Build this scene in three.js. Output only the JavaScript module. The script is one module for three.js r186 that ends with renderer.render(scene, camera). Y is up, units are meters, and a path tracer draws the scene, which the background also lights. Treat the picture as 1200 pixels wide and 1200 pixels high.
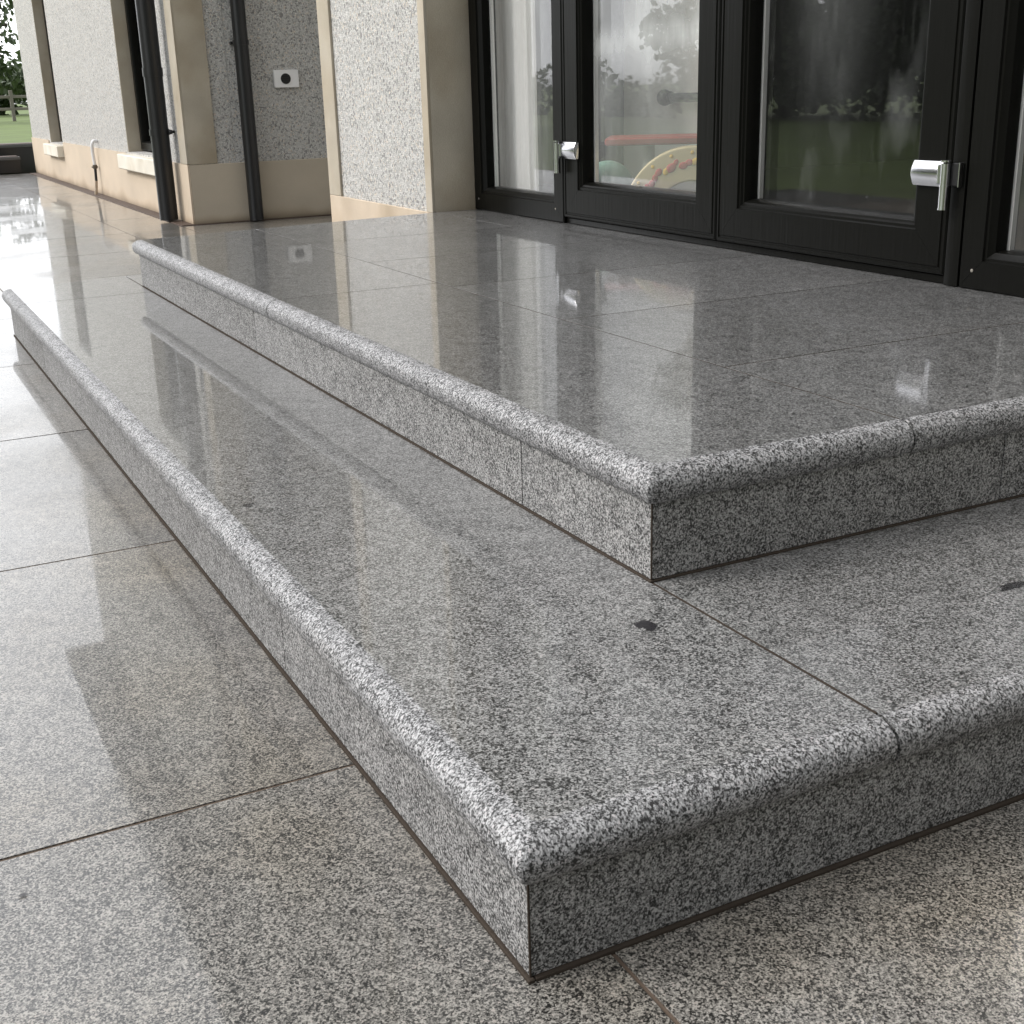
import * as THREE from 'three';
import { mergeGeometries } from 'three/addons/utils/BufferGeometryUtils.js';

// ---------------------------------------------------------------- camera
const scene = new THREE.Scene();
const camera = new THREE.PerspectiveCamera(44.267, 1, 0.05, 400);
camera.position.set(-0.4223, 0.7589, 0.8281);
camera.rotation.set(-0.3278, -0.4671, -0.0292, 'YXZ');
scene.add(camera);
const renderer = new THREE.WebGLRenderer({ antialias: true });
renderer.toneMapping = THREE.LinearToneMapping;
renderer.toneMappingExposure = 1.3;
renderer.shadowMap.enabled = true;

// ---------------------------------------------------------------- random
function rng(seed) { let s = seed >>> 0; return () => { s = (s + 0x6D2B79F5) >>> 0; let t = s; t = Math.imul(t ^ (t >>> 15), t | 1); t ^= t + Math.imul(t ^ (t >>> 7), t | 61); return ((t ^ (t >>> 14)) >>> 0) / 4294967296; }; }
function hash(x, y, s) { let h = Math.imul(x, 374761393) + Math.imul(y, 668265263) + Math.imul(s, 1274126177); h = Math.imul(h ^ (h >>> 13), 1274126177); return ((h ^ (h >>> 16)) >>> 0) / 4294967296; }
// value noise that wraps after p cells
function vnoise(x, y, p, s) {
  const xi = Math.floor(x), yi = Math.floor(y), fx = x - xi, fy = y - yi;
  const u = fx * fx * (3 - 2 * fx), v = fy * fy * (3 - 2 * fy), w = (a) => ((a % p) + p) % p;
  const a = hash(w(xi), w(yi), s), b = hash(w(xi + 1), w(yi), s), c = hash(w(xi), w(yi + 1), s), d = hash(w(xi + 1), w(yi + 1), s);
  return a + (b - a) * u + (c - a) * v + (a - b - c + d) * u * v;
}
function fbm(x, y, p, s, n = 4) { let f = 0, a = 0.5, t = 0; for (let i = 0; i < n; i++) { f += a * vnoise(x, y, p, s + i * 17); t += a; x *= 2; y *= 2; p *= 2; a *= 0.5; } return f / t; }

// ---------------------------------------------------------------- sky: thin bright overcast, veiled sun to the left
const SUN = new THREE.Vector3(-0.82, 0.62, -0.36).normalize();
{
  const W = 512, H = 256, d = new Float32Array(W * H * 4);
  for (let j = 0; j < H; j++) for (let i = 0; i < W; i++) {
    const el = ((j + 0.5) / H - 0.5) * Math.PI, az = ((i + 0.5) / W - 0.5) * 2 * Math.PI;
    const x = Math.cos(el) * Math.cos(az), y = Math.sin(el), z = Math.cos(el) * Math.sin(az);
    const c = Math.max(0, x * SUN.x + y * SUN.y + z * SUN.z);
    const cl = fbm(i / W * 8, j / H * 8, 8, 5, 4) - 0.5;
    let L = (1.16 + 0.1 * Math.max(0, y) + 0.8 * Math.pow(c, 5) + 0.35 * cl) * (1 - 0.36 * z);
    if (y < 0) L = 0.35;
    const o = (j * W + i) * 4;
    d[o] = L * 0.985; d[o + 1] = L; d[o + 2] = L * 1.03; d[o + 3] = 1;
  }
  const t = new THREE.DataTexture(d, W, H, THREE.RGBAFormat, THREE.FloatType);
  t.mapping = THREE.EquirectangularReflectionMapping; t.magFilter = t.minFilter = THREE.LinearFilter; t.needsUpdate = true;
  scene.background = t; scene.environment = t;
}
const sun = new THREE.DirectionalLight(new THREE.Color(1, 0.95, 0.9), 2.0);
sun.position.copy(SUN).multiplyScalar(40); sun.castShadow = true; sun.shadow.radius = 45;
sun.shadow.mapSize.set(2048, 2048);
Object.assign(sun.shadow.camera, { left: -20, right: 20, top: 20, bottom: -20, near: 1, far: 90 });
scene.add(sun, sun.target);

// ---------------------------------------------------------------- textures
function tex(N, fn, srgb, T) {
  const d = new Uint8Array(N * N * 4), c = [0, 0, 0];
  for (let j = 0; j < N; j++) for (let i = 0; i < N; i++) { fn(i, j, c); const o = (j * N + i) * 4; d[o] = c[0]; d[o + 1] = c[1]; d[o + 2] = c[2]; d[o + 3] = 255; }
  const t = new THREE.DataTexture(d, N, N); t.wrapS = t.wrapT = THREE.RepeatWrapping; t.magFilter = THREE.LinearFilter; t.minFilter = THREE.LinearMipmapLinearFilter; t.generateMipmaps = true;
  if (srgb) t.colorSpace = THREE.SRGBColorSpace;
  t.repeat.set(1 / T, 1 / T); t.needsUpdate = true; return t;
}
const enc = (v) => { v = Math.min(1, Math.max(0, v)); return 255 * (v <= 0.0031308 ? v * 12.92 : 1.055 * Math.pow(v, 1 / 2.4) - 0.055); };
// wrapping cell pattern: nearest and second nearest seed of a jittered grid
function cells(N, C, seed) {
  const s = N / C, id = new Uint16Array(N * N * 1), edge = new Float32Array(N * N), sx = new Float32Array(C * C), sy = new Float32Array(C * C);
  const ids = new Int32Array(N * N);
  for (let j = 0; j < C; j++) for (let i = 0; i < C; i++) { sx[j * C + i] = hash(i, j, seed); sy[j * C + i] = hash(i, j, seed + 1); }
  for (let j = 0; j < N; j++) for (let i = 0; i < N; i++) {
    const x = i / s, y = j / s, xi = x | 0, yi = y | 0; let b = 9, b2 = 9, k = 0;
    for (let q = -1; q <= 1; q++) for (let p = -1; p <= 1; p++) {
      const ci = (xi + p + C) % C, cj = (yi + q + C) % C, n = cj * C + ci, dx = xi + p + sx[n] - x, dy = yi + q + sy[n] - y, dd = dx * dx + dy * dy;
      if (dd < b) { b2 = b; b = dd; k = n; } else if (dd < b2) b2 = dd;
    }
    ids[j * N + i] = k; edge[j * N + i] = Math.sqrt(b2) - Math.sqrt(b);
  }
  return { ids, edge };
}
const GN = 2048, GT = 0.92, GC = 400;                       // granite: grains of about 3 mm
const grains = cells(GN, GC, 11), fine = cells(GN, 680, 71);
function graniteMap(warm, stains, seed) {
  return tex(GN, (i, j, c) => {
    const o = j * GN + i, a = hash(grains.ids[o], 3, 91), b = hash(fine.ids[o], 7, 33);
    const cl = fbm(i / GN * 60, j / GN * 60, 60, seed, 3) - 0.5;          // grains gather in clumps
    const m = a + cl * 0.45 + (b - 0.5) * 0.8;
    let v = m < 0.14 ? 0.018 + b * 0.02 : m < 0.36 ? 0.08 + b * 0.08 : m < 0.80 ? 0.22 + b * 0.15 : 0.42 + b * 0.22;
    v *= 0.95 + 0.1 * fbm(i / GN * 5, j / GN * 5, 5, seed + 5, 3);
    const st = stains * Math.max(0, fbm(i / GN * 4, j / GN * 4, 4, seed + 9, 4) - 0.5) * 3;
    const r = 1 + warm + st * 0.12, g = 1 + warm * 0.35 - st * 0.02, bl = 1 - warm * 0.6 - st * 0.25;
    const pink = a > 0.93 && b > 0.6 ? 0.06 : 0;
    c[0] = enc(v * (r + pink)); c[1] = enc(v * g); c[2] = enc(v * bl);
  }, true, GT);
}
const stepMap = graniteMap(0.0, 0.1, 200), paveMap = graniteMap(0.03, 0.35, 300);
const stoneBump = tex(1024, (i, j, c) => {
  const o = (j * 2) * GN + i * 2, a = hash(grains.ids[o], 3, 91), f = hash(fine.ids[o], 9, 5);
  c[0] = c[1] = c[2] = 255 * Math.min(1, 0.2 * a + 0.15 * f + 0.65 * fbm(i / 1024 * 22, j / 1024 * 22, 22, 41, 3));
}, false, GT);
// water film: red = how much of each grain is wetted, green = how ruffled or dried the film is
const film = (dry) => tex(1024, (i, j, c) => {
  const o = (j * 2) * GN + i * 2, f = hash(grains.ids[o], 13, 5), w = fbm(i / 1024 * 4, j / 1024 * 4, 4, 57, 5), q = fbm(i / 1024 * 26, j / 1024 * 26, 26, 63, 3);
  c[0] = 255 * Math.min(1, 0.7 + 0.3 * f - dry * Math.max(0, w - 0.5) * 2.2);
  c[1] = 255 * Math.min(1, 0.10 + 0.34 * f * q + (0.3 + dry) * Math.max(0, w - 0.47) * 2.2);
  c[2] = 0;
}, false, GT * 1.7);
const wetStep = film(0.3), wetPave = film(0.6);
const PN = 1024, PT = 1.1, peb = cells(PN, 135, 401), peb2 = cells(PN, 260, 431);
const pebMap = tex(PN, (i, j, c) => {
  const o = j * PN + i, a = hash(peb.ids[o], 1, 9), b = hash(peb2.ids[o], 4, 9), e = peb.edge[o];
  let v = a < 0.1 ? 0.34 + 0.1 * b : a < 0.34 ? 0.56 + 0.12 * b : 0.72 + 0.2 * b;
  if (e < 0.13) v *= 0.35 + 5 * e;  // shadow between the pebbles painted into the colour
  const w = a > 0.93 ? 0.08 : 0;
  c[0] = enc(v * (1 + w)); c[1] = enc(v * 0.99); c[2] = enc(v * (0.965 - w));
}, true, PT);
const pebBump = tex(PN, (i, j, c) => { const o = j * PN + i; c[0] = c[1] = c[2] = 255 * Math.min(1, Math.sqrt(Math.min(1, peb.edge[o] * 1.5)) * (0.5 + 0.5 * hash(peb.ids[o], 2, 9))); }, false, PT);
const sandMap = tex(512, (i, j, c) => {
  const n = fbm(i / 512 * 6, j / 512 * 6, 6, 77, 5), g = hash(i, j, 8) - 0.5, s = Math.max(0, fbm(i / 512 * 3, j / 512 * 3, 3, 87, 4) - 0.52);
  const v = 0.86 + 0.22 * (n - 0.5) + 0.10 * g - s * 0.5; c[0] = enc(v); c[1] = enc(v * (1 - s * 0.15)); c[2] = enc(v * (1 - s * 0.4));
}, true, 0.9);
const dirtMap = tex(512, (i, j, c) => {                     // splash marks climb from the foot of the plinth
  const h = j / 512 * 0.4, n = fbm(i / 512 * 6, j / 512 * 2, 6, 127, 5), g = hash(i, j, 8) - 0.5, reach = 0.02 + 0.13 * fbm(i / 512 * 5, 0, 5, 131, 4);
  const d = Math.max(0, 1 - h / reach), v = 0.9 + 0.2 * (n - 0.5) + 0.08 * g - 0.55 * d * d * (0.4 + n);
  c[0] = enc(v); c[1] = enc(v * (1 - 0.07 * d)); c[2] = enc(v * (1 - 0.16 * d));
}, true, 1);
dirtMap.repeat.set(1 / 1.7, 1 / 0.4);
const sandBump = tex(512, (i, j, c) => { c[0] = c[1] = c[2] = 255 * (0.5 * hash(i >> 1, j >> 1, 3) + 0.5 * fbm(i / 512 * 12, j / 512 * 12, 12, 7, 4)); }, false, 0.6);
const grassMap = tex(512, (i, j, c) => { const n = fbm(i / 512 * 8, j / 512 * 8, 8, 97, 5), g = hash(i, j, 18); const v = 0.55 + 0.5 * n + 0.25 * (g - 0.5); c[0] = enc(v * 0.85); c[1] = enc(v); c[2] = enc(v * 0.6); }, true, 5);
const woodBump = tex(512, (i, j, c) => { c[0] = c[1] = c[2] = 255 * fbm(i / 512 * 64, j / 512 * 4, 64, 107, 3); }, false, 0.5);

const std = (o) => new THREE.MeshStandardMaterial(o), phys = (o) => new THREE.MeshPhysicalMaterial(o);
const rgb = (r, g, b) => new THREE.Color().setRGB(r, g, b);
const M = {
  tread: [0, 1, 2].map((k) => phys({ map: stepMap, color: rgb(0.56 + 0.03 * k, 0.56 + 0.03 * k, 0.55 + 0.03 * k), roughness: 0.3, bumpMap: stoneBump, bumpScale: 0.0004, clearcoat: 1, clearcoatMap: wetStep, clearcoatRoughness: 0.17, clearcoatRoughnessMap: wetStep })),
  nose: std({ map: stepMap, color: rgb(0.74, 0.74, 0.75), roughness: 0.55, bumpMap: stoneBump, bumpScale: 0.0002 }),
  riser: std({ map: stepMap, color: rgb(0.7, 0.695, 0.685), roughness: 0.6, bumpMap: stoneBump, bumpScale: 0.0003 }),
  pave: [0, 1, 2].map((k) => phys({ map: paveMap, color: rgb(0.51 + 0.035 * k, 0.495 + 0.035 * k, 0.465 + 0.035 * k), roughness: 0.32, bumpMap: stoneBump, bumpScale: 0.0004, clearcoat: 0.85, clearcoatMap: wetPave, clearcoatRoughness: 0.17, clearcoatRoughnessMap: wetPave })),
  bed: phys({ color: rgb(0.12, 0.092, 0.072), roughness: 1, specularIntensity: 0.15 }),
  grout: phys({ color: rgb(0.052, 0.042, 0.034), roughness: 1, specularIntensity: 0.15, bumpMap: sandBump, bumpScale: 0.001 }),
  pebble: std({ map: pebMap, color: rgb(0.88, 0.875, 0.86), roughness: 0.75, bumpMap: pebBump, bumpScale: 0.009 }),
  sand: std({ map: sandMap, color: rgb(0.49, 0.44, 0.355), roughness: 0.8, bumpMap: sandBump, bumpScale: 0.001 }),
  plinth: std({ map: sandMap, color: rgb(0.62, 0.515, 0.395), roughness: 0.8, bumpMap: sandBump, bumpScale: 0.001 }),
  plinthDirty: std({ map: dirtMap, color: rgb(0.52, 0.455, 0.36), roughness: 0.8, bumpMap: sandBump, bumpScale: 0.001 }),
  plinthWarm: std({ map: dirtMap, color: rgb(0.64, 0.53, 0.405), roughness: 0.8, bumpMap: sandBump, bumpScale: 0.001 }),
  sill: std({ map: sandMap, color: rgb(0.86, 0.82, 0.72), roughness: 0.7, bumpMap: sandBump, bumpScale: 0.0006 }),
  soil: std({ color: rgb(0.07, 0.045, 0.032), roughness: 0.6, bumpMap: sandBump, bumpScale: 0.004 }),
  frame: phys({ color: rgb(0.004, 0.004, 0.0033), roughness: 0.34, specularIntensity: 0.26, bumpMap: woodBump, bumpScale: 0.00025 }),
  black: std({ color: rgb(0.012, 0.012, 0.013), roughness: 0.34 }),
  chrome: std({ color: rgb(0.62, 0.62, 0.64), roughness: 0.2, metalness: 1 }),
  alu: std({ color: rgb(0.72, 0.72, 0.7), roughness: 0.35, metalness: 0.6 }),
  glass: phys({ color: 0xffffff, roughness: 0, transmission: 1, thickness: 0, ior: 1.52 }),
  white: std({ color: rgb(0.78, 0.78, 0.76), roughness: 0.5 }),
  whitePlastic: std({ color: rgb(0.8, 0.8, 0.8), roughness: 0.35 }),
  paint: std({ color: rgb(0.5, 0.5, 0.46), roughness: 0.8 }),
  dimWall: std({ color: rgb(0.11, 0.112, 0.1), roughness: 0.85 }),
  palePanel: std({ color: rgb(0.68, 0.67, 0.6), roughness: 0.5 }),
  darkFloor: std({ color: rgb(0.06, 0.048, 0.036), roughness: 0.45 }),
  slate: std({ color: rgb(0.055, 0.06, 0.068), roughness: 0.6 }),
  grass: std({ map: grassMap, color: rgb(0.135, 0.165, 0.06), roughness: 0.9 }),
  blade: std({ color: rgb(0.13, 0.2, 0.04), roughness: 0.7, side: THREE.DoubleSide }),
  bark: std({ color: rgb(0.075, 0.06, 0.045), roughness: 0.9, bumpMap: sandBump, bumpScale: 0.01 }),
  leaf: [0, 1, 2].map((k) => phys({ color: rgb([0.045, 0.06, 0.035][k], [0.075, 0.095, 0.06][k], [0.022, 0.03, 0.02][k]), roughness: 0.65, transmission: 0.3, thickness: 0, side: THREE.DoubleSide })),
  fence: std({ color: rgb(0.2, 0.185, 0.16), roughness: 0.9 }),
};

// ---------------------------------------------------------------- geometry helpers
const used = new Map();
function numbered(n) { const k = used.get(n) ?? 0; used.set(n, k + 1); return k ? `${n}_${String(k).padStart(3, '0')}` : n; }
function tag(o, label, category, group, kind) { Object.assign(o.userData, { label, category }); if (group) o.userData.group = group; if (kind) o.userData.kind = kind; return o; }
function base(name, pos = [0, 0, 0], turn = 0) { const g = new THREE.Group(); g.name = numbered(name); g.position.set(...pos); g.rotation.y = turn; scene.add(g); return g; }
const geosOf = (g) => (Array.isArray(g) ? mergeGeometries(g.map((x) => { const y = x.index ? x.toNonIndexed() : x; for (const k of Object.keys(y.attributes)) if (!['position', 'normal', 'uv'].includes(k)) y.deleteAttribute(k); return y; })) : g);
function part(parent, name, geo, mat) { const m = new THREE.Mesh(geosOf(geo), mat); m.name = parent === scene ? numbered(name) : name; m.castShadow = m.receiveShadow = true; parent.add(m); return m; }
// normals shared only across edges flatter than the angle, corners matched to 0.01 mm
function toCreasedNormals(g, angle) {
  if (g.index) g = g.toNonIndexed();
  const p = g.attributes.position, n = new Float32Array(p.count * 3), at = new Map(), cosA = Math.cos(angle), fn = [], A = new THREE.Vector3(), B = new THREE.Vector3(), C = new THREE.Vector3();
  const key = (i) => Math.round(p.getX(i) * 1e5) + ',' + Math.round(p.getY(i) * 1e5) + ',' + Math.round(p.getZ(i) * 1e5);
  for (let i = 0; i < p.count; i += 3) {
    A.fromBufferAttribute(p, i); B.fromBufferAttribute(p, i + 1); C.fromBufferAttribute(p, i + 2);
    const w = B.clone().sub(A).cross(C.clone().sub(A)), l = w.length(); fn.push(l > 1e-14 ? w.clone().divideScalar(l) : null);
    for (let k = 0; k < 3; k++) { const h = key(i + k); if (!at.has(h)) at.set(h, []); at.get(h).push(i / 3, l); }
  }
  for (let i = 0; i < p.count; i++) {
    const f = fn[Math.floor(i / 3)] ?? new THREE.Vector3(0, 1, 0), s = new THREE.Vector3(), L = at.get(key(i));
    for (let k = 0; k < L.length; k += 2) { const o = fn[L[k]]; if (o && o.dot(f) > cosA) s.addScaledVector(o, 1); }
    if (s.lengthSq() < 1e-12) s.copy(f); s.normalize(); n[i * 3] = s.x; n[i * 3 + 1] = s.y; n[i * 3 + 2] = s.z;
  }
  g.setAttribute('normal', new THREE.BufferAttribute(n, 3)); return g;
}
// uv in metres by the main direction of each face
function boxUV(g, ou = 0, ov = 0) {
  if (g.index) g = g.toNonIndexed();
  const p = g.attributes.position, uv = new Float32Array(p.count * 2), A = new THREE.Vector3(), B = new THREE.Vector3(), C = new THREE.Vector3();
  for (let i = 0; i < p.count; i += 3) {
    A.fromBufferAttribute(p, i); B.fromBufferAttribute(p, i + 1); C.fromBufferAttribute(p, i + 2);
    const n = B.clone().sub(A).cross(C.clone().sub(A)), ax = Math.abs(n.x), ay = Math.abs(n.y), az = Math.abs(n.z);
    [A, B, C].forEach((v, k) => { const [a, b] = ay >= ax && ay >= az ? [v.x, v.z] : ax >= az ? [v.z, v.y] : [v.x, v.y]; uv[(i + k) * 2] = a + ou; uv[(i + k) * 2 + 1] = b + ov; });
  }
  g.setAttribute('uv', new THREE.BufferAttribute(uv, 2)); return g;
}
// a slab over a convex quad (x,z corners, seen from above in the order -x-z, +x-z, +x+z, -x+z); bull = which sides [-z,+x,+z,-x] carry a half-round nose
const RS = rng(5);
function slab(quad, y0, y1, { bull = [0, 0, 0, 0], bevel = 0.00018, r = 0.0003, crease = 0.7, split = false } = {}) {
  const t = (y1 - y0) / 2, levels = [];
  if (bull.some(Boolean)) { const n = 16; for (let k = 0; k <= n; k++) { const a = -Math.PI / 2 + Math.PI * k / n; levels.push([(y0 + y1) / 2 + t * Math.sin(a), (a < 0 ? 0.0125 : 0.031) * (1 - Math.cos(a)), k === 0 || k === n ? bevel : 0]); } }
  else levels.push([y0, 0, bevel], [y0 + bevel, 0, 0], [y1 - bevel, 0, 0], [y1, 0, bevel]);
  const contour = ([y, bi, fi]) => {
    const L = quad.map((p, i) => { const q = quad[(i + 1) % 4], dx = q[0] - p[0], dz = q[1] - p[1], l = Math.hypot(dx, dz), nx = -dz / l, nz = dx / l, d = bull[i] ? bi : fi; return [p[0] + nx * d, p[1] + nz * d, dx / l, dz / l]; });
    const out = [];
    for (let i = 0; i < 4; i++) {
      const a = L[(i + 3) % 4], b = L[i], den = a[2] * b[3] - a[3] * b[2], s = ((b[0] - a[0]) * b[3] - (b[1] - a[1]) * b[2]) / den;
      const cx = a[0] + a[2] * s, cz = a[1] + a[3] * s, rr = bull[i] && bull[(i + 3) % 4] ? 0.007 : r;
      for (let k = 0; k < 4; k++) { const u = k / 3, P = [cx - a[2] * rr, cz - a[3] * rr], Q = [cx + b[2] * rr, cz + b[3] * rr]; out.push([(1 - u) ** 2 * P[0] + 2 * u * (1 - u) * cx + u * u * Q[0], y, (1 - u) ** 2 * P[1] + 2 * u * (1 - u) * cz + u * u * Q[1]]); }
    }
    return out;
  };
  const C = levels.map(contour), v = [], n = 16, tri = (a, b, c) => v.push(...a, ...b, ...c);
  const nose = [];
  for (let l = 0; l + 1 < C.length; l++) for (let i = 0; i < n; i++) {
    const j = (i + 1) % n, c = i >> 2, dst = split && (i % 4 === 3 ? bull[c] : bull[c] && bull[(c + 3) % 4]) ? nose : v;   // i % 4 === 3: along side c, else round corner c
    dst.push(...C[l][i], ...C[l + 1][i], ...C[l + 1][j], ...C[l][i], ...C[l + 1][j], ...C[l][j]);
  }
  const T = C[C.length - 1], B = C[0], caps = []; for (let i = 1; i + 1 < n; i++) caps.push(...T[0], ...T[i + 1], ...T[i], ...B[0], ...B[i], ...B[i + 1]);
  const ou = RS() * 3, ov = RS() * 3, make = (a, c) => { const g = new THREE.BufferGeometry(); g.setAttribute('position', new THREE.Float32BufferAttribute(a, 3)); return toCreasedNormals(boxUV(g, ou, ov), c); };
  const body = mergeGeometries([make(v, split ? 0.2 : crease), make(caps, 0.1)]); return split ? [body, make(nose, crease)] : body;
}
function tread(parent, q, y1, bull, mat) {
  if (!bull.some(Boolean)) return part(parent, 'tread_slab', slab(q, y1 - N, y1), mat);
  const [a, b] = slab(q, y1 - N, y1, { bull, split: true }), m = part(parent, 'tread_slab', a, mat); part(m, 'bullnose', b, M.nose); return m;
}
const rect = (x0, x1, z0, z1) => [[x0, z0], [x1, z0], [x1, z1], [x0, z1]];
const box = (x0, x1, y0, y1, z0, z1, bevel = 0.0015) => slab(rect(x0, x1, z0, z1), y0, y1, { bevel, r: Math.max(0.0005, bevel) });
function cyl(r, h, x, y, z, seg = 20, r2 = r) { return new THREE.CylinderGeometry(r2, r, h, seg).translate(x, y + h / 2, z); }
function tube(pts, r, seg = 40, rad = 12) { return new THREE.TubeGeometry(new THREE.CatmullRomCurve3(pts.map((p) => new THREE.Vector3(...p))), seg, r, rad, false); }
// one member of a mitred frame in the plane of the door: profile = [inset from the outer edge, depth x]
function member(side, z0, z1, y0, y1, prof, gap = 0.0004) {
  const v = [], at = (t, x, e) => {
    const g = gap * (e ? -1 : 1);
    if (side === 'b') return [x, y0 + t, (e ? z1 - t : z0 + t) + g]; if (side === 't') return [x, y1 - t, (e ? z1 - t : z0 + t) + g];
    if (side === 'l') return [x, (e ? y1 - t : y0 + t) + g, z0 + t]; return [x, (e ? y1 - t : y0 + t) + g, z1 - t];
  };
  const flip = side === 'b' || side === 'r';
  for (let i = 0; i + 1 < prof.length; i++) {
    const a = at(...prof[i], 0), b = at(...prof[i], 1), c = at(...prof[i + 1], 0), d = at(...prof[i + 1], 1);
    if (flip) v.push(...a, ...c, ...b, ...b, ...c, ...d); else v.push(...a, ...b, ...c, ...b, ...d, ...c);
  }
  for (const e of [0, 1]) for (let i = 1; i + 1 < prof.length; i++) { const P = [at(...prof[0], e), at(...prof[i], e), at(...prof[i + 1], e)]; if (flip === !!e) v.push(...P[0], ...P[1], ...P[2]); else v.push(...P[0], ...P[2], ...P[1]); }
  let g = new THREE.BufferGeometry(); g.setAttribute('position', new THREE.Float32BufferAttribute(v, 3));
  return toCreasedNormals(boxUV(g, RS(), RS()), 0.5);
}
// wall with openings, thick in x, from a shape in (z, y)
function holedWallX(x0, x1, z0, z1, y0, y1, holes) {
  const s = new THREE.Shape([[z0, y0], [z1, y0], [z1, y1], [z0, y1]].map((p) => new THREE.Vector2(...p)));
  for (const [a, b, c, d] of holes) s.holes.push(new THREE.Path([[a, c], [a, d], [b, d], [b, c]].map((p) => new THREE.Vector2(...p))));
  const g = new THREE.ExtrudeGeometry(s, { depth: x1 - x0, bevelEnabled: false }).toNonIndexed();
  g.applyMatrix4(new THREE.Matrix4().makeBasis(new THREE.Vector3(0, 0, 1), new THREE.Vector3(0, 1, 0), new THREE.Vector3(-1, 0, 0))); g.translate(x1, 0, 0);
  g.computeVertexNormals(); return boxUV(g);
}

// ---------------------------------------------------------------- measures of the place
const H1 = 0.1484, N = 0.045, H2 = 0.2997, TX = 0.4101, TZ = -0.4316, DX = 1.748, W1 = 1.4221, RZ = -7.0174, W2 = 1.5668;
const pick = (a) => a[Math.floor(RS() * a.length)];

// ---------------------------------------------------------------- ground
const lawn = part(scene, 'lawn', boxUV(new THREE.PlaneGeometry(400, 400).rotateX(-Math.PI / 2).translate(0, -0.03, 0)), M.grass);
tag(lawn, 'green mown lawn stretching away beyond the paving to the fence', 'lawn', null, 'structure');
const paving = base('paving'); tag(paving, 'wet grey granite slab paving around the steps and along the house', 'paving', null, 'structure');
part(paving, 'grout_bed', box(-1.76, 1.4235, -0.15, -0.0014, -13.85, 2.4), M.bed);
part(paving, 'grout_bed', box(1.424, 2.6, -0.15, -0.0008, -7.0, -3.4), M.grout);
{
  const xs = [-1.716, -0.816, 0.0842, 0.984, 1.335], g = 0.0024;
  const zs = [2.35, 1.37, 0.467]; for (let k = 0; k < 15; k++) zs.push(-0.4386 - 0.9085 * k); zs.push(-13.83);
  for (const [a, b] of [[1.34, 1.96], [1.965, 2.58]]) for (const [c, d] of [[-6.97, -5.89], [-5.885, -4.98]]) part(paving, 'paving_slab', slab(rect(a, b, c, d), -0.03, 0), M.pave[1]);
  for (let i = 0; i + 1 < xs.length; i++) for (let j = 0; j + 1 < zs.length; j++) {
    const z1 = zs[j], z0 = zs[j + 1];
    if (xs[i] > 0.05 && z1 < 0.1 && z0 > -3.6) continue;          // under the steps
    const gs = slab(rect(xs[i] + g, xs[i + 1] - g, z0 + g, z1 - g), -0.03, 0), p = gs.attributes.position, tx = (hash(i, j, 2) - 0.5) * 0.0024, tz = (hash(i, j, 3) - 0.5) * 0.0018;   // laid by hand: each slab a little out of level
    for (let k = 0; k < p.count; k++) p.setY(k, p.getY(k) + tx * (p.getX(k) - (xs[i] + xs[i + 1]) / 2) + tz * (p.getZ(k) - (z0 + z1) / 2));
    gs.computeVertexNormals();
    part(paving, 'paving_slab', gs, M.pave[Math.floor(hash(i, j, 4) * 3)]);
  }
}
const soil = part(scene, 'soil_strip', [box(1.338, 1.4215, -0.03, 0.004, -13.8, -7.0), box(1.338, 2.6, -0.03, 0.005, -6.998, -6.975)], M.soil);
tag(soil, 'dark brown gap of bare soil along the foot of the house wall', 'soil', null, 'structure');

// ---------------------------------------------------------------- steps
function step(name, label) { const t = base(name); tag(t, label, 'step', null); return t; }
const low = step('granite_step', 'lower and longer granite step, nearest the camera, with bullnose edge all round');
const O = 0.014, GAP = 0.0021;
part(low, 'mortar_core', slab([[0.021, -3.70], [W2, -3.9], [W2, -0.021], [0.021, -0.021]], -0.02, H1 - 0.00025), M.grout);
{
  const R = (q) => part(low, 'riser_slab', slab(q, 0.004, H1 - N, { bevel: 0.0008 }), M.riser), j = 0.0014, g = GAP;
  const ls = [-3.70, -2.952, -0.710, -0.0006]; for (let k = 0; k < 3; k++) R(rect(0, 0.02, ls[k] + j, ls[k + 1] - (k === 2 ? 0 : j)));
  const fs = [0.0012, 1.03, W2 - 0.002]; for (let k = 0; k < 2; k++) R(rect(fs[k] + (k ? j : 0), fs[k + 1] - j, -0.02, 0));
  const T = (q, bull) => tread(low, q, H1, bull, pick(M.tread)), cut = (x) => -3.785 - 0.16 * (x + O), e = W2 - 0.002;
  T([[-O, -3.384 + g], [TX - g, -3.384 + g], [TX - g, O], [-O, O]], [0, 0, 1, 1]);
  T([[-O, cut(-O)], [TX - g, cut(TX)], [TX - g, -3.384 - g], [-O, -3.384 - g]], [1, 0, 0, 1]);
  T([[TX + g, TZ - 0.03], [1.25 - g, TZ - 0.03], [1.25 - g, O], [TX + g, O]], [0, 0, 1, 0]);
  T([[1.25 + g, TZ - 0.03], [e, TZ - 0.03], [e, O], [1.25 + g, O]], [0, 0, 1, 0]);
  T([[TX + g, cut(TX)], [e, cut(W2)], [e, -3.5], [TX + g, -3.5]], [1, 0, 0, 0]);
  part(low, 'mortar_joint', [box(-0.0007, 0.0013, 0.004, H1 - N, -0.0013, 0.0007, 0.0004), box(-0.0035, 0.003, -0.01, 0.004, -3.7, 0.004, 0.001), box(0.004, W2, -0.01, 0.004, -0.003, 0.004, 0.001)], M.grout);
}
const top = step('granite_step', 'upper granite step like a platform in front of the dark glazed doors');
part(top, 'mortar_core', slab([[TX + 0.021, -3.5], [W2, -3.68], [W2, TZ - 0.021], [TX + 0.021, TZ - 0.021]], H1 - 0.01, H2 - 0.00025), M.grout);
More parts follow.
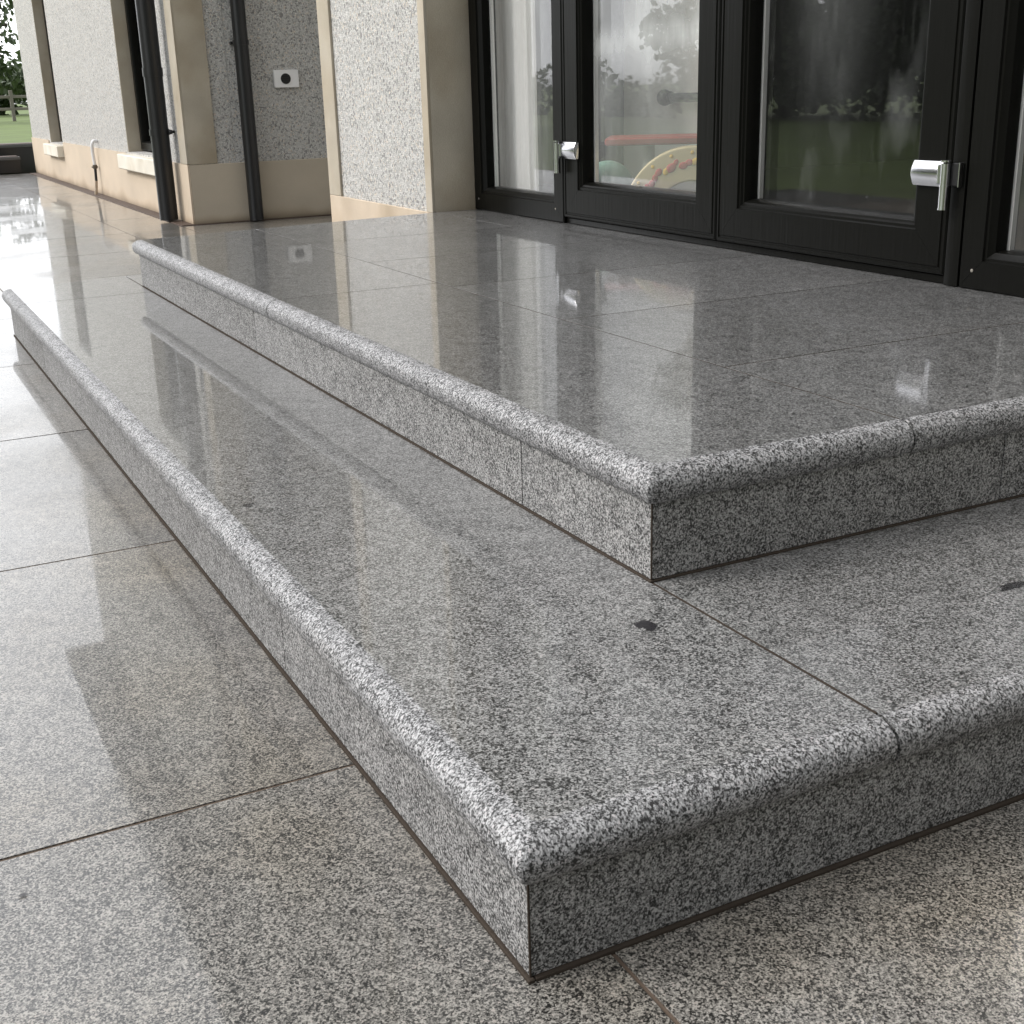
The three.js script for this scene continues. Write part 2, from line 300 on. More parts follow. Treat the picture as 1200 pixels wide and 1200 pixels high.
part(top, 'mortar_core', box(W2 - 0.02, DX + 0.05, H1, H2 - 0.0005, -3.70, -0.53), M.grout);
{
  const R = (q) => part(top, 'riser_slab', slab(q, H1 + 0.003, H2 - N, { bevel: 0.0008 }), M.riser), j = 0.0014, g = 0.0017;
  const ls = [-3.53, -2.19, -0.786, TZ - 0.0006]; for (let k = 0; k < 3; k++) R(rect(TX, TX + 0.02, ls[k] + j, ls[k + 1] - (k === 2 ? 0 : j)));
  const fs = [TX + 0.0012, 1.027, W2 - 0.002]; for (let k = 0; k < 2; k++) R(rect(fs[k] + (k ? j : 0), fs[k + 1] - j, TZ - 0.02, TZ));
  const X = 0.8343, T = (q, bull) => tread(top, q, H2, bull, pick(M.tread)), cut = (x) => -3.57 - 0.14 * (x - TX + O), e = W2 - 0.002;
  T([[TX - O, -2.0284 + g], [X - g, -2.0284 + g], [X - g, TZ + O], [TX - O, TZ + O]], [0, 0, 1, 1]);
  T([[TX - O, cut(TX - O)], [X - g, cut(X)], [X - g, -2.0284 - g], [TX - O, -2.0284 - g]], [1, 0, 0, 1]);
  const zs = [TZ + O, -0.8599, -1.4079, -1.956, -2.504, -3.052];
  for (let k = 0; k < 6; k++) {
    const z1 = zs[k] - (k ? g : 0), last = k === 5, z0 = last ? null : zs[k + 1] + g;
    if (k === 0) { T(rect(X + g, e, z0, z1), [0, 0, 1, 0]); continue; }
    if (last) { T([[X + g, cut(X)], [e, cut(e)], [e, z1], [X + g, z1]], [1, 0, 0, 0]); continue; }
    T(rect(X + g, DX + 0.03, z0, z1), [0, 0, 0, 0]);
  }
  part(top, 'tread_slab', slab(rect(e + 0.003, DX + 0.03, -3.705, -3.055), H2 - N, H2), M.tread[0]);
  part(top, 'tread_slab', slab(rect(e + 0.003, DX + 0.03, -0.857, -0.525), H2 - N, H2 - 0.0004), M.tread[0]);
  part(top, 'mortar_joint', [box(TX - 0.0007, TX + 0.0013, H1 + 0.003, H2 - N, TZ - 0.0013, TZ + 0.0007, 0.0004), box(TX - 0.0028, TX + 0.003, H1 - 0.01, H1 + 0.0028, -3.53, TZ + 0.0028, 0.0008), box(TX + 0.0035, e, H1 - 0.01, H1 + 0.0028, TZ - 0.003, TZ + 0.0028, 0.0008)], M.grout);
}
function blot(parent, x, y, z, rx, rz, turn, strength, seed) {
  const a = tex(128, (i, j, c) => {
    const u = (i - 63.5) / 50, v = (j - 63.5) / 50, ang = Math.atan2(v, u), r = Math.hypot(u, v), edge = 0.72 + 0.5 * (vnoise((ang / 6.2832 + 0.5) * 7, 0, 7, seed) - 0.5) + 0.45 * (fbm(i / 128 * 14, j / 128 * 14, 14, seed + 2, 2) - 0.5);
    c[0] = c[1] = c[2] = 255 * strength * Math.min(1, Math.max(0, (edge - r) * 6)) * (0.8 + 0.2 * hash(i >> 2, j >> 2, seed));
  }, false, 1);
  const m = std({ color: rgb(0.014, 0.013, 0.016), roughness: 0.35, alphaMap: a, transparent: true, depthWrite: false });
  const g = new THREE.PlaneGeometry(rx * 2.5, rz * 2.5).rotateX(-Math.PI / 2).rotateY(turn).translate(x, y + 0.0005, z);
  return part(parent, 'stain', g, m);
}
blot(low, 0.330, H1, -0.320, 0.0185, 0.019, 0.5, 0.95, 3).userData.label = 'small black damp stain on the lower tread';
blot(low, 0.79, H1, -0.187, 0.034, 0.014, 0.1, 0.75, 8);
blot(low, 0.05, H1, -1.02, 0.016, 0.014, 0.3, 0.5, 15);
blot(paving, -0.385, 0.0012, -0.36, 0.008, 0.006, 0.4, 0.9, 21);

// ---------------------------------------------------------------- house
const house = base('house'); tag(house, 'pale pebbledashed house with sand stone bands and dark glazed doors onto the steps', 'house');
const TOP = 5.7, OPN0 = -3.718, OPN1 = -0.526, LINT = 2.42;
const pa = (n, g, m) => part(house, n, g, m);
// far wing: long wall with two windows, gable return
const win = [[-8.83, -7.72, 0.37, 1.95], [-12.6, -11.85, 0.345, 1.95]];
pa('wall', holedWallX(W1 + 0.012, W1 + 0.3, -13.9, RZ - 0.012, 0.0, TOP, win.map(([a, b, c, d]) => [a, b, c, d])), M.pebble);
pa('wall', box(W1 + 0.302, 2.9, 0, TOP, RZ - 0.3, RZ - 0.012), M.pebble);
pa('wall', box(W1 + 0.302, 7, 0, TOP, -13.9, -13.6), M.pebble);
pa('wall', box(6.7, 7, 0, TOP, -13.598, 3), M.pebble);
pa('roof', (() => { const s = new THREE.Shape([[1.0, TOP - 0.1], [1.0, TOP], [4.2, TOP + 2.1], [7.4, TOP], [7.4, TOP - 0.1]].map((p) => new THREE.Vector2(...p))); return boxUV(new THREE.ExtrudeGeometry(s, { depth: 18.2, bevelEnabled: false }).translate(0, 0, -14.2)); })(), M.slate);
// plinth and corner bands of the far wing
const sillsHole = (z0, z1) => [z0, z1];
pa('plinth', (() => {                                                        // cut round the two window openings
  const s = new THREE.Shape([[-13.9, 0], [RZ, 0], [RZ, 0.352], [-7.66, 0.352], [-7.66, 0.30], [-8.9, 0.30], [-8.9, 0.362], [-11.78, 0.362], [-11.78, 0.30], [-12.68, 0.30], [-12.68, 0.362], [-13.9, 0.362]].map((p) => new THREE.Vector2(...p)));
  const g = new THREE.ExtrudeGeometry(s, { depth: 0.0115, bevelEnabled: false }).toNonIndexed();
  g.applyMatrix4(new THREE.Matrix4().makeBasis(new THREE.Vector3(0, 0, 1), new THREE.Vector3(0, 1, 0), new THREE.Vector3(-1, 0, 0))).translate(W1 + 0.0115, 0, 0);
  g.computeVertexNormals(); return boxUV(g);
})(), M.plinthWarm);
pa('plinth', boxUV(box(W1 + 0.012, 2.9, 0, 0.35, RZ - 0.0115, RZ, 0.003)), M.plinthDirty);
pa('corner_band', box(W1, W1 + 0.0115, 0.354, TOP - 0.1, RZ - 0.17, RZ, 0.001), M.sand);
pa('corner_band', box(W1 + 0.012, 1.607, 0.352, TOP - 0.1, RZ - 0.0115, RZ, 0.001), M.sand);
win.forEach(([z0, z1, y0, y1]) => {
  const w = new THREE.Group(); w.name = 'window'; house.add(w);
  for (const [a, b] of [[z0 - 0.001, z0 + 0.012], [z1 - 0.012, z1 + 0.001]]) part(w, 'reveal', box(W1 + 0.013, W1 + 0.12, y0, y1, a, b, 0.001), M.sand);
  const prof = [[0, W1 + 0.17], [0, W1 + 0.108], [0.004, W1 + 0.104], [0.05, W1 + 0.104], [0.055, W1 + 0.112], [0.06, W1 + 0.13], [0.06, W1 + 0.17]];
  for (const s of 'lrbt') part(w, 'frame', member(s, z0 + 0.013, z1 - 0.013, y0 + 0.012, y1, prof), M.frame);
  part(w, 'pane', new THREE.PlaneGeometry(z1 - z0 - 0.12, y1 - y0 - 0.12).rotateY(-Math.PI / 2).translate(W1 + 0.15, (y0 + y1) / 2, (z0 + z1) / 2), M.glass);
  part(w, 'sill', slab(rect(W1 - 0.055, W1 + 0.103, z0 - 0.08, z1 + 0.06), y0 - 0.115, y0 - 0.012, { bevel: 0.006 }), M.sill);
});
// near wall block left of the doors
pa('wall', box(W2 + 0.012, 1.986, 0, TOP, -4.88, OPN0 - 0.013), M.pebble);
pa('plinth', box(W2, W2 + 0.0115, 0, 0.2965, -4.892, OPN0 - 0.0005, 0.002), M.plinth);
pa('plinth', box(W2 + 0.012, 1.986, 0, 0.2965, -4.892, -4.881, 0.002), M.plinth);
pa('stone_band', box(W2, W2 + 0.0115, 0.298, TOP - 0.1, -4.892, -4.7455, 0.001), M.sand);
pa('stone_band', box(W2 + 0.012, 1.75, 0.298, TOP - 0.1, -4.892, -4.881, 0.001), M.sand);
pa('stone_band', box(W2, W2 + 0.0115, 0.298, TOP - 0.1, -3.7757, OPN0, 0.001), M.sand);
pa('door_reveal', box(W2 + 0.012, DX + 0.02, 0.297, LINT, OPN0 - 0.0125, OPN0, 0.001), M.sand);
pa('wall', box(2.6, 2.9, 0, TOP, RZ - 0.010, -4.6), M.pebble);
pa('wall', box(1.988, 2.598, 0, TOP, -4.88, -4.62), M.pebble);
// wall over the doors and right of them
pa('wall', box(W2 + 0.012, 1.986, LINT, TOP, OPN0 - 0.012, OPN1), M.pebble);
pa('wall', box(W2 + 0.012, 1.986, 0, TOP, OPN1 + 0.002, 3.0), M.pebble);
pa('stone_band', box(W2, W2 + 0.0115, 0.301, LINT, OPN1, OPN1 + 0.13, 0.001), M.sand);
pa('wall', box(1.988, 6.7, 0, TOP, 2.7, 3.0), M.pebble);
// rooms behind the doors
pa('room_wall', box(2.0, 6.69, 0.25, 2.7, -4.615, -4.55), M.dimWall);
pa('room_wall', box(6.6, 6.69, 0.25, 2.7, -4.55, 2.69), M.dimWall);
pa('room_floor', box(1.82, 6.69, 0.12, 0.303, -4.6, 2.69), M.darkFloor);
pa('ceiling', box(1.80, 6.69, 2.7, 2.8, -4.6, 2.69), M.paint);
pa('inner_reveal', box(DX + 0.09, 1.986, 0.303, LINT, OPN0 - 0.012, OPN0 + 0.012), M.white);
// downpipes, overflow, vent
{
  const p = new THREE.Group(); p.name = 'downpipe'; house.add(p);
  part(p, 'pipe', [cyl(0.056, 4.8, 1.345, 0.012, -7.32, 32), cyl(0.062, 0.06, 1.345, 2.1, -7.32, 32), cyl(0.0605, 0.05, 1.345, 0.86, -7.32, 32)], M.black);
  part(p, 'bracket', [cyl(0.061, 0.035, 1.345, 0.52, -7.32, 32), box(1.40, 1.436, 0.53, 0.545, -7.34, -7.30), new THREE.SphereGeometry(0.014, 12, 8).translate(1.40, 0.5375, -7.262)], M.black);
  const q = new THREE.Group(); q.name = 'downpipe'; house.add(q);
  part(q, 'pipe', [cyl(0.043, 4.8, 1.80, 0.006, -6.955, 28)], M.black);
  part(q, 'bracket', [cyl(0.0475, 0.028, 1.80, 1.02, -6.955, 28), box(1.75, 1.85, 1.026, 1.042, -7.03, -6.99)], M.black);
  const o = new THREE.Group(); o.name = 'overflow_pipe'; house.add(o);
  part(o, 'pipe', tube([[1.43, 0.415, -10.02], [1.405, 0.42, -10.02], [1.39, 0.40, -10.02], [1.386, 0.34, -10.03], [1.388, 0.28, -10.03], [1.39, 0.23, -10.03]], 0.013), M.whitePlastic);
  part(o, 'valve', [cyl(0.018, 0.03, 1.39, 0.205, -10.03, 14), box(1.365, 1.415, 0.212, 0.222, -10.05, -10.035)], std({ color: rgb(0.12, 0.1, 0.08), roughness: 0.4, metalness: 0.5 }));
  part(o, 'hose', tube([[1.39, 0.205, -10.03], [1.388, 0.16, -10.03], [1.386, 0.11, -10.03]], 0.011), M.black);
  part(o, 'pipe', tube([[1.386, 0.112, -10.03], [1.38, 0.06, -10.04], [1.372, 0.0, -10.045]], 0.012), M.plinth);
  const v = new THREE.Group(); v.name = 'wall_vent'; house.add(v);
  part(v, 'vent_plate', box(2.0, 2.155, 0.775, 0.878, RZ - 0.011, RZ + 0.012, 0.003), M.whitePlastic);
  part(v, 'vent_hole', [new THREE.CylinderGeometry(0.031, 0.031, 0.006, 32).rotateX(Math.PI / 2).translate(2.072, 0.826, RZ + 0.0125)], std({ color: rgb(0.006, 0.006, 0.006), roughness: 0.5 }));
  for (let k = 0; k < 4; k++) part(v, 'vent_slat', box(2.046, 2.098, 0.808 + k * 0.0115, 0.8105 + k * 0.0115, RZ + 0.016, RZ + 0.019, 0.0005), M.black);
}

// ---------------------------------------------------------------- glazed doors
const condT = (seed, fn) => { const Nn = 512; return tex(Nn, (i, j, c) => { const v = Math.min(1, Math.max(0, fn(i / Nn, j / Nn))); c[0] = c[1] = c[2] = 255 * v; }, false, 1); };
function glaze(parent, z0, z1, y0, y1, x, mist) {
  const w = z1 - z0, h = y1 - y0, pl = (m, xx, name) => part(parent, name, new THREE.PlaneGeometry(w, h).rotateY(-Math.PI / 2).translate(xx, (y0 + y1) / 2, (z0 + z1) / 2), m);
  pl(M.glass, x, 'pane'); pl(M.glass, x + 0.02, 'pane');
  const s = 0.008; part(parent, 'spacer_bar', [box(x + 0.003, x + 0.017, y0, y1, z0, z0 + s, 0.0005), box(x + 0.003, x + 0.017, y0, y1, z1 - s, z1, 0.0005)], M.alu);
  if (mist) { const t = mist; t.repeat.set(1, 1); pl(std({ color: rgb(0.6, 0.62, 0.61), roughness: 0.9, alphaMap: t, transparent: true, depthWrite: false }), x + 0.004, 'condensation'); }
}
const frameProf = (w) => [[0, DX + 0.07], [0, DX + 0.004], [0.004, DX], [w - 0.024, DX], [w - 0.022, DX + 0.005], [w - 0.016, DX + 0.005], [w - 0.010, DX + 0.011], [w - 0.004, DX + 0.016], [w, DX + 0.030], [w, DX + 0.07]];
const leafProf = [[0, DX + 0.068], [0, DX + 0.004], [0.004, DX], [0.010, DX], [0.012, DX + 0.003], [0.016, DX + 0.003], [0.018, DX], [0.094, DX], [0.097, DX + 0.005], [0.103, DX + 0.005], [0.107, DX + 0.010], [0.112, DX + 0.011], [0.116, DX + 0.018], [0.120, DX + 0.034], [0.120, DX + 0.068]];
function sidelight(z0, z1, mist) {
  const g = new THREE.Group(); g.name = 'side_window'; house.add(g);
  for (const s of 'lrbt') part(g, 'frame', member(s, z0, z1, H2 + 0.001, LINT - 0.01, frameProf(0.087)), M.frame);
  for (const [a, b] of [[0.037, 0.042], [z1 - z0 - 0.055, 0.045]]) part(g, 'screw_cap', new THREE.SphereGeometry(0.004, 10, 8).scale(0.4, 1, 1).translate(DX, H2 + b, z0 + a), M.fence);
  glaze(g, z0 + 0.087, z1 - 0.087, H2 + 0.087, LINT - 0.1, DX + 0.042, mist);
}
function leaf(z0, z1, mist, hingeSide) {
  const g = new THREE.Group(); g.name = 'glazed_door'; house.add(g);
  const y0 = H2 + 0.022, y1 = LINT - 0.03;
  for (const s of 'lr') part(g, 'stile', member(s, z0, z1, y0, y1, leafProf), M.frame);
  for (const s of 'bt') part(g, 'rail', member(s, z0, z1, y0, y1, leafProf), M.frame);
  glaze(g, z0 + 0.120, z1 - 0.120, y0 + 0.120, y1 - 0.120, DX + 0.046, mist);
  for (const hy of [0.5184, 1.75]) {
    const d = hingeSide, ze = d > 0 ? z1 : z0, c = (s0, s1, ya, yb, xa, xb, b) => { const a = ze - d * s0, e = ze - d * s1; return box(xa, xb, ya, yb, Math.min(a, e), Math.max(a, e), b); };
    const zk = ze + d * 0.004, kn = [cyl(0.0105, 0.046, DX - 0.021, hy + 0.003, zk, 20), cyl(0.0105, 0.047, DX - 0.021, hy - 0.047, zk, 20), cyl(0.0118, 0.004, DX - 0.021, hy + 0.052, zk, 20), cyl(0.0118, 0.004, DX - 0.021, hy - 0.001, zk, 20), cyl(0.0115, 0.004, DX - 0.021, hy - 0.050, zk, 20)];
    const wing = (() => { const p = [[DX, hy]]; for (let k = 0; k <= 10; k++) { const t = k / 10; p.push([DX - 0.007 - 0.011 * Math.sin(Math.PI * (0.08 + 0.84 * t)), hy + 0.05 * t]); } p.push([DX, hy + 0.05]);
      const g2 = new THREE.ExtrudeGeometry(new THREE.Shape(p.map((q) => new THREE.Vector2(...q))), { depth: 0.084, bevelEnabled: true, bevelSize: 0.002, bevelThickness: 0.003, bevelSegments: 3 });
      return toCreasedNormals(g2.index ? g2.toNonIndexed() : g2, 0.6).translate(0, 0, d > 0 ? ze - 0.1 : ze + 0.016); })();
    const h = part(g, 'hinge', [wing, c(0.004, 0.02, hy + 0.004, hy + 0.046, DX - 0.022, DX - 0.004, 0.002), ...kn], M.chrome);
    part(g, 'hinge_flag', [c(-0.034, -0.012, hy + 0.001, hy + 0.050, DX - 0.014, DX - 0.0005, 0.002)], M.black);
    part(g, 'hinge_rim', [c(-0.038, -0.035, hy - 0.001, hy + 0.052, DX - 0.015, DX - 0.0005, 0.001)], M.chrome);
  }
}
const smear = (u, v, s) => 0.6 * fbm(u * 10, v * 3, 10, s, 5) + 0.4 * fbm(u * 40, v * 24, 40, s + 7, 3), blotch = (u, v, s) => fbm(u * 6, v * 8, 8, s, 4);
sidelight(OPN0, -3.018, condT(1, (u, v) => Math.max(0, 0.16 + 0.5 * (smear(u, v, 3) - 0.45)) * Math.exp(-(((u - 0.5) / 0.3) ** 2)) + 0.05));
leaf(-3.014, -2.1455, condT(2, (u, v) => 0.17 + 0.6 * Math.max(0, blotch(u, v, 21) - 0.35) * (v > 0.25 ? 1 : v * 3.2) + 0.22 * Math.exp(-(((v - 0.235 - 0.03 * (blotch(u, 0.2, 9) - 0.5)) / 0.022) ** 2)) * 2 * smear(u, v, 6) + 0.4 * Math.max(0, smear(u, v, 30) - 0.55)), -1);
leaf(-2.1415, -1.279, condT(3, (u, v) => 0.01 + 0.14 * Math.exp(-(((u - 0.42) / 0.2) ** 2 + ((v - 0.3) / 0.16) ** 2)) * smear(u, v, 71) + 0.22 * Math.max(0, blotch(u, v, 51) - 0.5) + 0.12 * Math.max(0, smear(u, v, 44) - 0.58)), 1);
pa('door_post', box(DX, DX + 0.07, H2 + 0.001, LINT - 0.01, -1.2755, -1.2355, 0.002), M.frame);
sidelight(-1.232, OPN1, condT(4, (u, v) => 0.05 + 0.2 * Math.max(0, blotch(u, v, 61) - 0.5)));
pa('threshold', box(DX + 0.012, DX + 0.07, H2 + 0.001, H2 + 0.020, -3.014, -1.277, 0.002), M.frame);
pa('door_head', box(DX + 0.004, DX + 0.07, LINT - 0.028, LINT - 0.002, -3.014, -1.277, 0.002), M.frame);

// ---------------------------------------------------------------- things seen through the glass
{
  const c = base('curtain', [0, 0, 0]); tag(c, 'white curtain gathered at the left inside the narrow side window', 'curtain');
  const n = 60, v = []; const P = (i, y) => { const t = i / n; return [1.875 + 0.006 * Math.sin(t * 9) + (t > 0.75 ? 0.009 * Math.sin(t * 60) : 0), y, -3.70 + t * 0.25 + 0.02 * Math.sin(y * 1.3)]; };
  for (let i = 0; i < n; i++) { const a = P(i, 0.31), b = P(i + 1, 0.31), d = P(i, 2.38), e = P(i + 1, 2.38); v.push(...a, ...b, ...d, ...b, ...e, ...d); }
  const g = new THREE.BufferGeometry(); g.setAttribute('position', new THREE.Float32BufferAttribute(v, 3)); g.setAttribute('uv', new THREE.Float32BufferAttribute(new Float32Array(v.length / 3 * 2), 2));
  part(c, 'fabric', toCreasedNormals(g, 1), phys({ color: rgb(0.8, 0.8, 0.78), roughness: 0.9, transmission: 0.3, thickness: 0, side: THREE.DoubleSide }));
  part(c, 'rail', new THREE.CylinderGeometry(0.012, 0.012, 0.3, 12).rotateX(Math.PI / 2).translate(1.875, 2.39, -3.55), M.alu);
}
{
  const face = Math.atan2(-2.62, 3.66);
  const a = base('toy_arch', [2.0, 0.305, -2.62], face); tag(a, 'cream toy arch with red and yellow pattern on the floor behind the left door', 'toy');
  const s = new THREE.Shape(); s.absarc(0, 0.03, 0.215, 0, Math.PI, false); s.lineTo(-0.215, 0); s.lineTo(-0.12, 0); s.absarc(0, 0.03, 0.12, Math.PI, 0, true); s.lineTo(0.12, 0); s.lineTo(0.215, 0);
  part(a, 'arch_band', boxUV(new THREE.ExtrudeGeometry(s, { depth: 0.07, bevelEnabled: true, bevelSize: 0.006, bevelThickness: 0.006, bevelSegments: 3, curveSegments: 40 }).translate(0, 0, -0.035)), std({ color: rgb(0.62, 0.52, 0.3), roughness: 0.5 }));
  const red = std({ color: rgb(0.42, 0.05, 0.04), roughness: 0.5 }), yel = std({ color: rgb(0.7, 0.45, 0.05), roughness: 0.5 }), R = rng(77);
  const dots = [[], []];
  for (let k = 0; k < 26; k++) { const t = Math.PI * (0.04 + 0.92 * k / 25), r = 0.17 + (R() - 0.5) * 0.024, w = 0.007 + R() * 0.008; dots[k % 5 === 2 ? 1 : 0].push(new THREE.SphereGeometry(w, 10, 8).scale(1, 1.3, 0.3).rotateZ(t + R()).translate(Math.cos(t) * r, 0.03 + Math.sin(t) * r, 0.0415)); }
  for (let k = 0; k < 9; k++) { const t = Math.PI * (0.08 + 0.84 * k / 8); dots[1].push(new THREE.SphereGeometry(0.006, 8, 6).scale(1, 1, 0.3).translate(Math.cos(t) * 0.203, 0.03 + Math.sin(t) * 0.203, 0.0415)); }
  part(a, 'red_marks', dots[0], red); part(a, 'yellow_marks', dots[1], yel);
}
{
  const t = base('toy_table', [2.25, 0.305, -3.13], -0.62); tag(t, 'small red topped toy table behind the cream toy arch', 'table');
  part(t, 'table_top', box(-0.22, 0.24, 0.235, 0.262, -0.13, 0.13, 0.006), std({ color: rgb(0.42, 0.06, 0.045), roughness: 0.45 }));
  for (const [x, z] of [[-0.07, -0.08], [0.2, -0.08], [0.2, 0.08], [-0.07, 0.08]]) part(t, 'leg', cyl(0.02, 0.235, x, 0, z, 14), M.palePanel);
}
{
  const b = base('toy_ball', [1.97, 0.305, -3.09]); tag(b, 'mint green toy ball at the bottom left corner of the left door pane', 'ball');
  part(b, 'ball_shell', new THREE.SphereGeometry(0.095, 32, 24).translate(0, 0.095, 0), std({ color: rgb(0.34, 0.62, 0.5), roughness: 0.35 }));
  part(b, 'seam', new THREE.TorusGeometry(0.0952, 0.0015, 8, 48).rotateX(Math.PI / 2).translate(0, 0.095, 0), std({ color: rgb(0.2, 0.42, 0.34), roughness: 0.4 }));
}
{
  const t = base('cupboard', [2.45, 0.303, -3.38]); tag(t, 'pale beige cupboard with a grey knobbed bar, dim behind the misted left door', 'cupboard');
  part(t, 'cupboard_body', box(0.022, 0.13, 0, 1.6, -0.38, 0.36, 0.004), M.palePanel);
  part(t, 'cupboard_door', box(0, 0.02, 0.05, 1.58, -0.37, 0.35, 0.003), M.palePanel);
  const grey = std({ color: rgb(0.035, 0.035, 0.033), roughness: 0.45 });
  part(t, 'handle', [new THREE.SphereGeometry(0.03, 20, 14).translate(-0.05, 0.39, 0.0), new THREE.CylinderGeometry(0.017, 0.017, 0.3, 18).rotateX(Math.PI / 2).translate(-0.05, 0.39, 0.17), new THREE.CylinderGeometry(0.012, 0.012, 0.06, 12).rotateZ(Math.PI / 2).translate(-0.025, 0.39, 0.28), new THREE.TorusGeometry(0.019, 0.004, 8, 20).translate(-0.05, 0.39, 0.04)], grey);
}
// ---------------------------------------------------------------- beyond the house
function planter(name, pos, w, d, h, label) {
  const t = base(name, pos, 0); tag(t, label, 'planter');
  part(t, 'planter_box', slab([[-w / 2, -d / 2], [w / 2, -d / 2], [w / 2, d / 2], [-w / 2, d / 2]], 0, h, { bevel: 0.01 }), M.black);
  part(t, 'rim', [box(-w / 2 - 0.008, w / 2 + 0.008, h - 0.02, h + 0.012, -d / 2 - 0.008, d / 2 + 0.008, 0.004)], std({ color: rgb(0.09, 0.09, 0.09), roughness: 0.5 }));
  part(t, 'earth', box(-w / 2 + 0.01, w / 2 - 0.01, h + 0.012, h + 0.018, -d / 2 + 0.01, d / 2 - 0.01), M.soil);
}
planter('planter', [1.07, 0, -14.0], 0.40, 0.25, 0.16, 'low black trough planter at the end of the paving, in front of the taller one');
planter('planter', [1.22, -0.03, -14.55], 0.62, 0.4, 0.30, 'taller black trough planter by the far house corner, behind the low one');
{
  const f = base('fence', [0, 0, 0]); tag(f, 'weathered post and rail fence along the far edge of the lawn', 'fence');
  const ps = [2.6, 3.6, 4.6, 5.45, 6.45, 7.4, 8.4]; ps.forEach((x, i) => part(f, 'post', box(x - 0.06, x + 0.06, -0.03, 1.02 + 0.05 * hash(i, 2, 3), -50.06, -49.94, 0.01), M.fence));
  for (const y of [0.76, 0.34]) for (let i = 0; i + 1 < ps.length; i++) part(f, 'rail', box(ps[i] + 0.06, ps[i + 1] - 0.06, y, y + 0.1, -50.03, -49.97, 0.01), M.fence);
}
function leaves(list, size, seed) {                                // list of [x,y,z,spread,count]
  const R = rng(seed), v = [];
  for (const [x, y, z, s, n] of list) for (let k = 0; k < n; k++) {
    const a = R() * 6.283, b = Math.acos(2 * R() - 1), r = s * Math.cbrt(R()), c = new THREE.Vector3(x + r * Math.sin(b) * Math.cos(a), y + 0.75 * r * Math.cos(b), z + r * Math.sin(b) * Math.sin(a));
    const u = new THREE.Vector3(R() - 0.5, R() - 0.7, R() - 0.5).normalize(), w = new THREE.Vector3(R() - 0.5, R() - 0.5, R() - 0.5).cross(u).normalize(), L = size * (0.6 + 0.8 * R()), W = L * 0.32;
    const p0 = c.clone(), p1 = c.clone().addScaledVector(u, L * 0.5).addScaledVector(w, W), p2 = c.clone().addScaledVector(u, L), p3 = c.clone().addScaledVector(u, L * 0.5).addScaledVector(w, -W);
    v.push(...p0.toArray(), ...p1.toArray(), ...p2.toArray(), ...p0.toArray(), ...p2.toArray(), ...p3.toArray());
  }
  const g = new THREE.BufferGeometry(); g.setAttribute('position', new THREE.Float32BufferAttribute(v, 3)); g.setAttribute('uv', new THREE.Float32BufferAttribute(new Float32Array(v.length / 3 * 2), 2)); g.computeVertexNormals(); return g;
}
function tree(pos, h, spread, leaf, size, nClump, perClump, seed, label, group, low = 0.3) {
  const R = rng(seed), t = base('tree', pos); tag(t, label, 'tree', group);
  const limbs = [tube([[0, -0.05, 0], [0.08 * h * (R() - 0.5), h * 0.3, 0.05 * h * (R() - 0.5)], [0.1 * h * (R() - 0.5), h * 0.75, 0]], h * 0.022, 16, 10)], cl = [];
  for (let k = 0; k < nClump; k++) {
    const a = R() * 6.283, e = low + (1 - low) * R(), rr = spread * Math.sqrt(R()) * (0.45 + 0.55 * Math.sin(Math.PI * Math.min(1, (e - low) / (1 - low) * 0.85 + 0.12)));
    const x = Math.cos(a) * rr, z = Math.sin(a) * rr, y = h * e; cl.push([x, y, z, spread * (0.13 + 0.14 * R()), perClump]);
    if (k % 4 === 0) limbs.push(tube([[0, h * e * 0.7, 0], [x * 0.5, y * 0.92, z * 0.5], [x, y, z]], h * 0.006, 8, 6));
  }
  part(t, 'trunk', limbs, M.bark); part(t, 'crown', leaves(cl, size, seed + 1), leaf); return t;
}
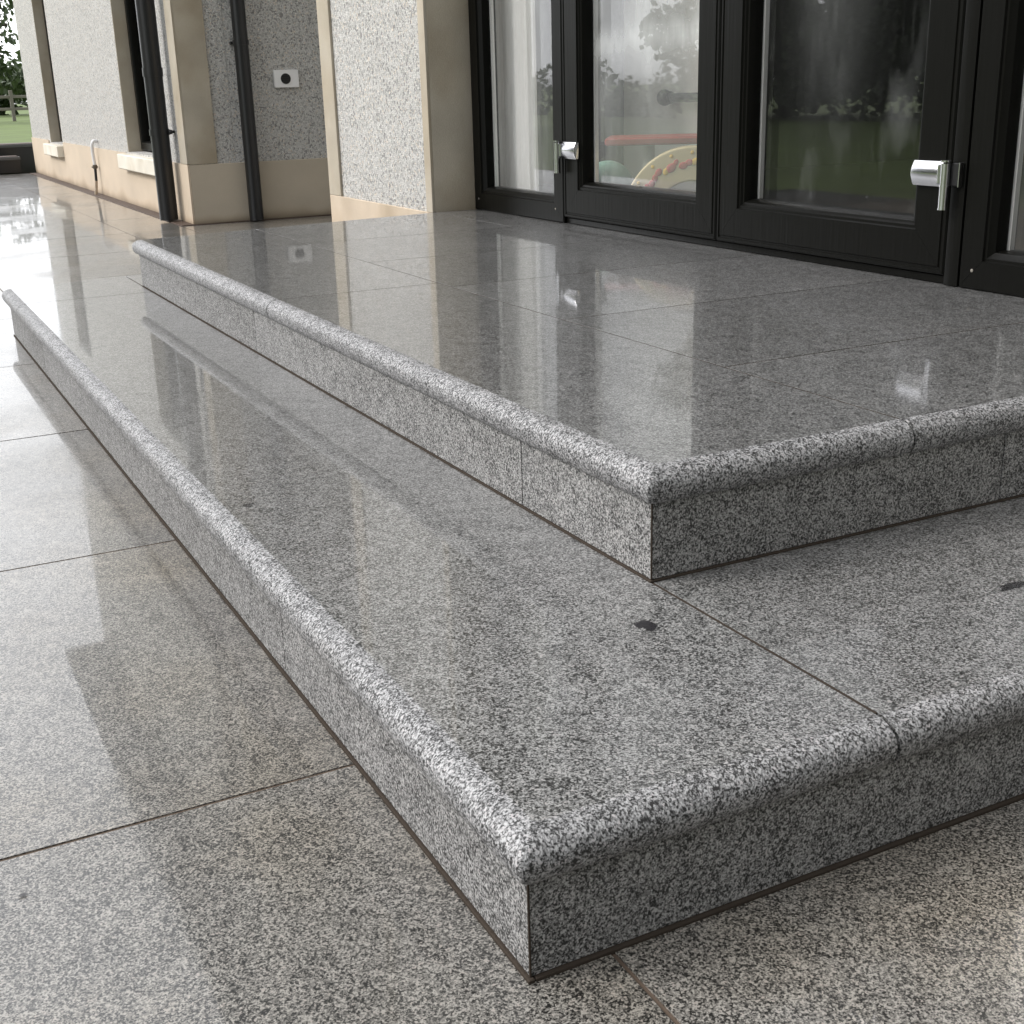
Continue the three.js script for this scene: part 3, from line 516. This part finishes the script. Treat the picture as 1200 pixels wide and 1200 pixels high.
// tree whose boughs hang into the top left corner
{
  const t = base('tree', [2.6, -0.03, -47]); tag(t, 'leafy tree whose boughs hang down in the top left corner past the house', 'tree');
  part(t, 'trunk', [tube([[0, 0, 0], [0.1, 1.4, 0], [0.0, 3.6, 0.2]], 0.16, 16, 10), tube([[0, 2.2, 0], [1.2, 2.7, 0.3], [2.4, 2.1, 0.4]], 0.05, 12, 8), tube([[0, 2.7, 0], [1.2, 3.3, 0], [2.7, 3.1, 0.2]], 0.06, 12, 8)], M.bark);
  const R = rng(41), cl = [];
  for (let k = 0; k < 60; k++) { const a = R() * 6.28, r = 1.9 * Math.sqrt(R()); cl.push([Math.cos(a) * r, 2.6 + 1.6 * R() * (1 - r / 4), Math.sin(a) * r, 0.45, 46]); }
  for (const [x, y, s, n] of [[1.95, 1.95, 0.4, 40], [2.35, 1.75, 0.3, 30], [2.6, 1.5, 0.26, 24], [2.75, 1.85, 0.24, 22], [2.2, 2.3, 0.4, 36], [2.6, 2.75, 0.32, 30], [2.5, 3.3, 0.32, 34], [2.1, 3.2, 0.4, 50], [2.7, 3.75, 0.35, 44], [2.2, 3.8, 0.4, 50], [2.0, 1.5, 0.35, 26]]) cl.push([x, y, 0.4, s, n]);
  part(t, 'crown', leaves(cl, 0.22, 43), M.leaf[0]);
}
{
  const R = rng(61), cl = []; for (let k = 0; k < 90; k++) { const x = -6 + 24 * R(); cl.push([x, 0.5 + 1.6 * R() + 0.5 * Math.sin(x * 0.9), -62 - 10 * R(), 1.0, 130]); }
  const b = part(scene, 'treeline', leaves(cl, 0.4, 62), M.leaf[1]); tag(b, 'low line of dense dark bushes beyond the far fence', 'bushes', null, 'stuff');
  const cl3 = []; for (let k = 0; k < 110; k++) cl3.push([-11 + 14 * R(), 0.4 + 6.5 * R(), 5.8 + 1.8 * R(), 1.1, 110]);
  const addedBelt = part(scene, 'treeline', leaves(cl3, 0.4, 66), M.leaf[2]); tag(addedBelt, 'added belt of dark foliage behind the viewer, out of view, dimming the faces turned to it', 'trees', null, 'stuff');  // unseen foliage added to block sky light from behind the camera
  const cl2 = []; for (let k = 0; k < 110; k++) { cl2.push([-11.6 - 1.2 * R(), 0.15 + 0.75 * R(), -36 + 44 * R(), 0.55, 90]); }
  for (let k = 0; k < 130; k++) { const z = -23 + 16 * R(); cl2.push([-12 - 1.4 * R(), 0.6 + (1.5 + 0.5 * Math.sin(z * 1.1)) * R(), z, 0.6, 150]); }
  const hd = part(scene, 'hedge', leaves(cl2, 0.16, 64), M.leaf[2]); tag(hd, 'dark clipped hedge across the lawn, mirrored in the door glass', 'hedge', null, 'stuff');
}
const WOOD = [[-13.5, -11, 7.5, 3.2, 0, 'dark broad tree across the lawn, nearest of the row mirrored in the doors'], [-14.5, -16, 8.5, 3.4, 2, 'darkest tall tree across the lawn, second in the mirrored row'], [-13.2, -20.5, 7.5, 3.0, 0, 'rounded tree across the lawn, third in the mirrored row'], [-16, -7, 8, 3.2, 1, 'paler tree across the lawn, mirrored at the right of the doors']];
for (const [x, z, h, s, k, l] of WOOD) tree([x, -0.03, z], h, s, M.leaf[k], 0.18, 110, 260, Math.round(300 - z * 10), l, 'trees across the lawn mirrored in the door glass', 0.1);

renderer.render(scene, camera);
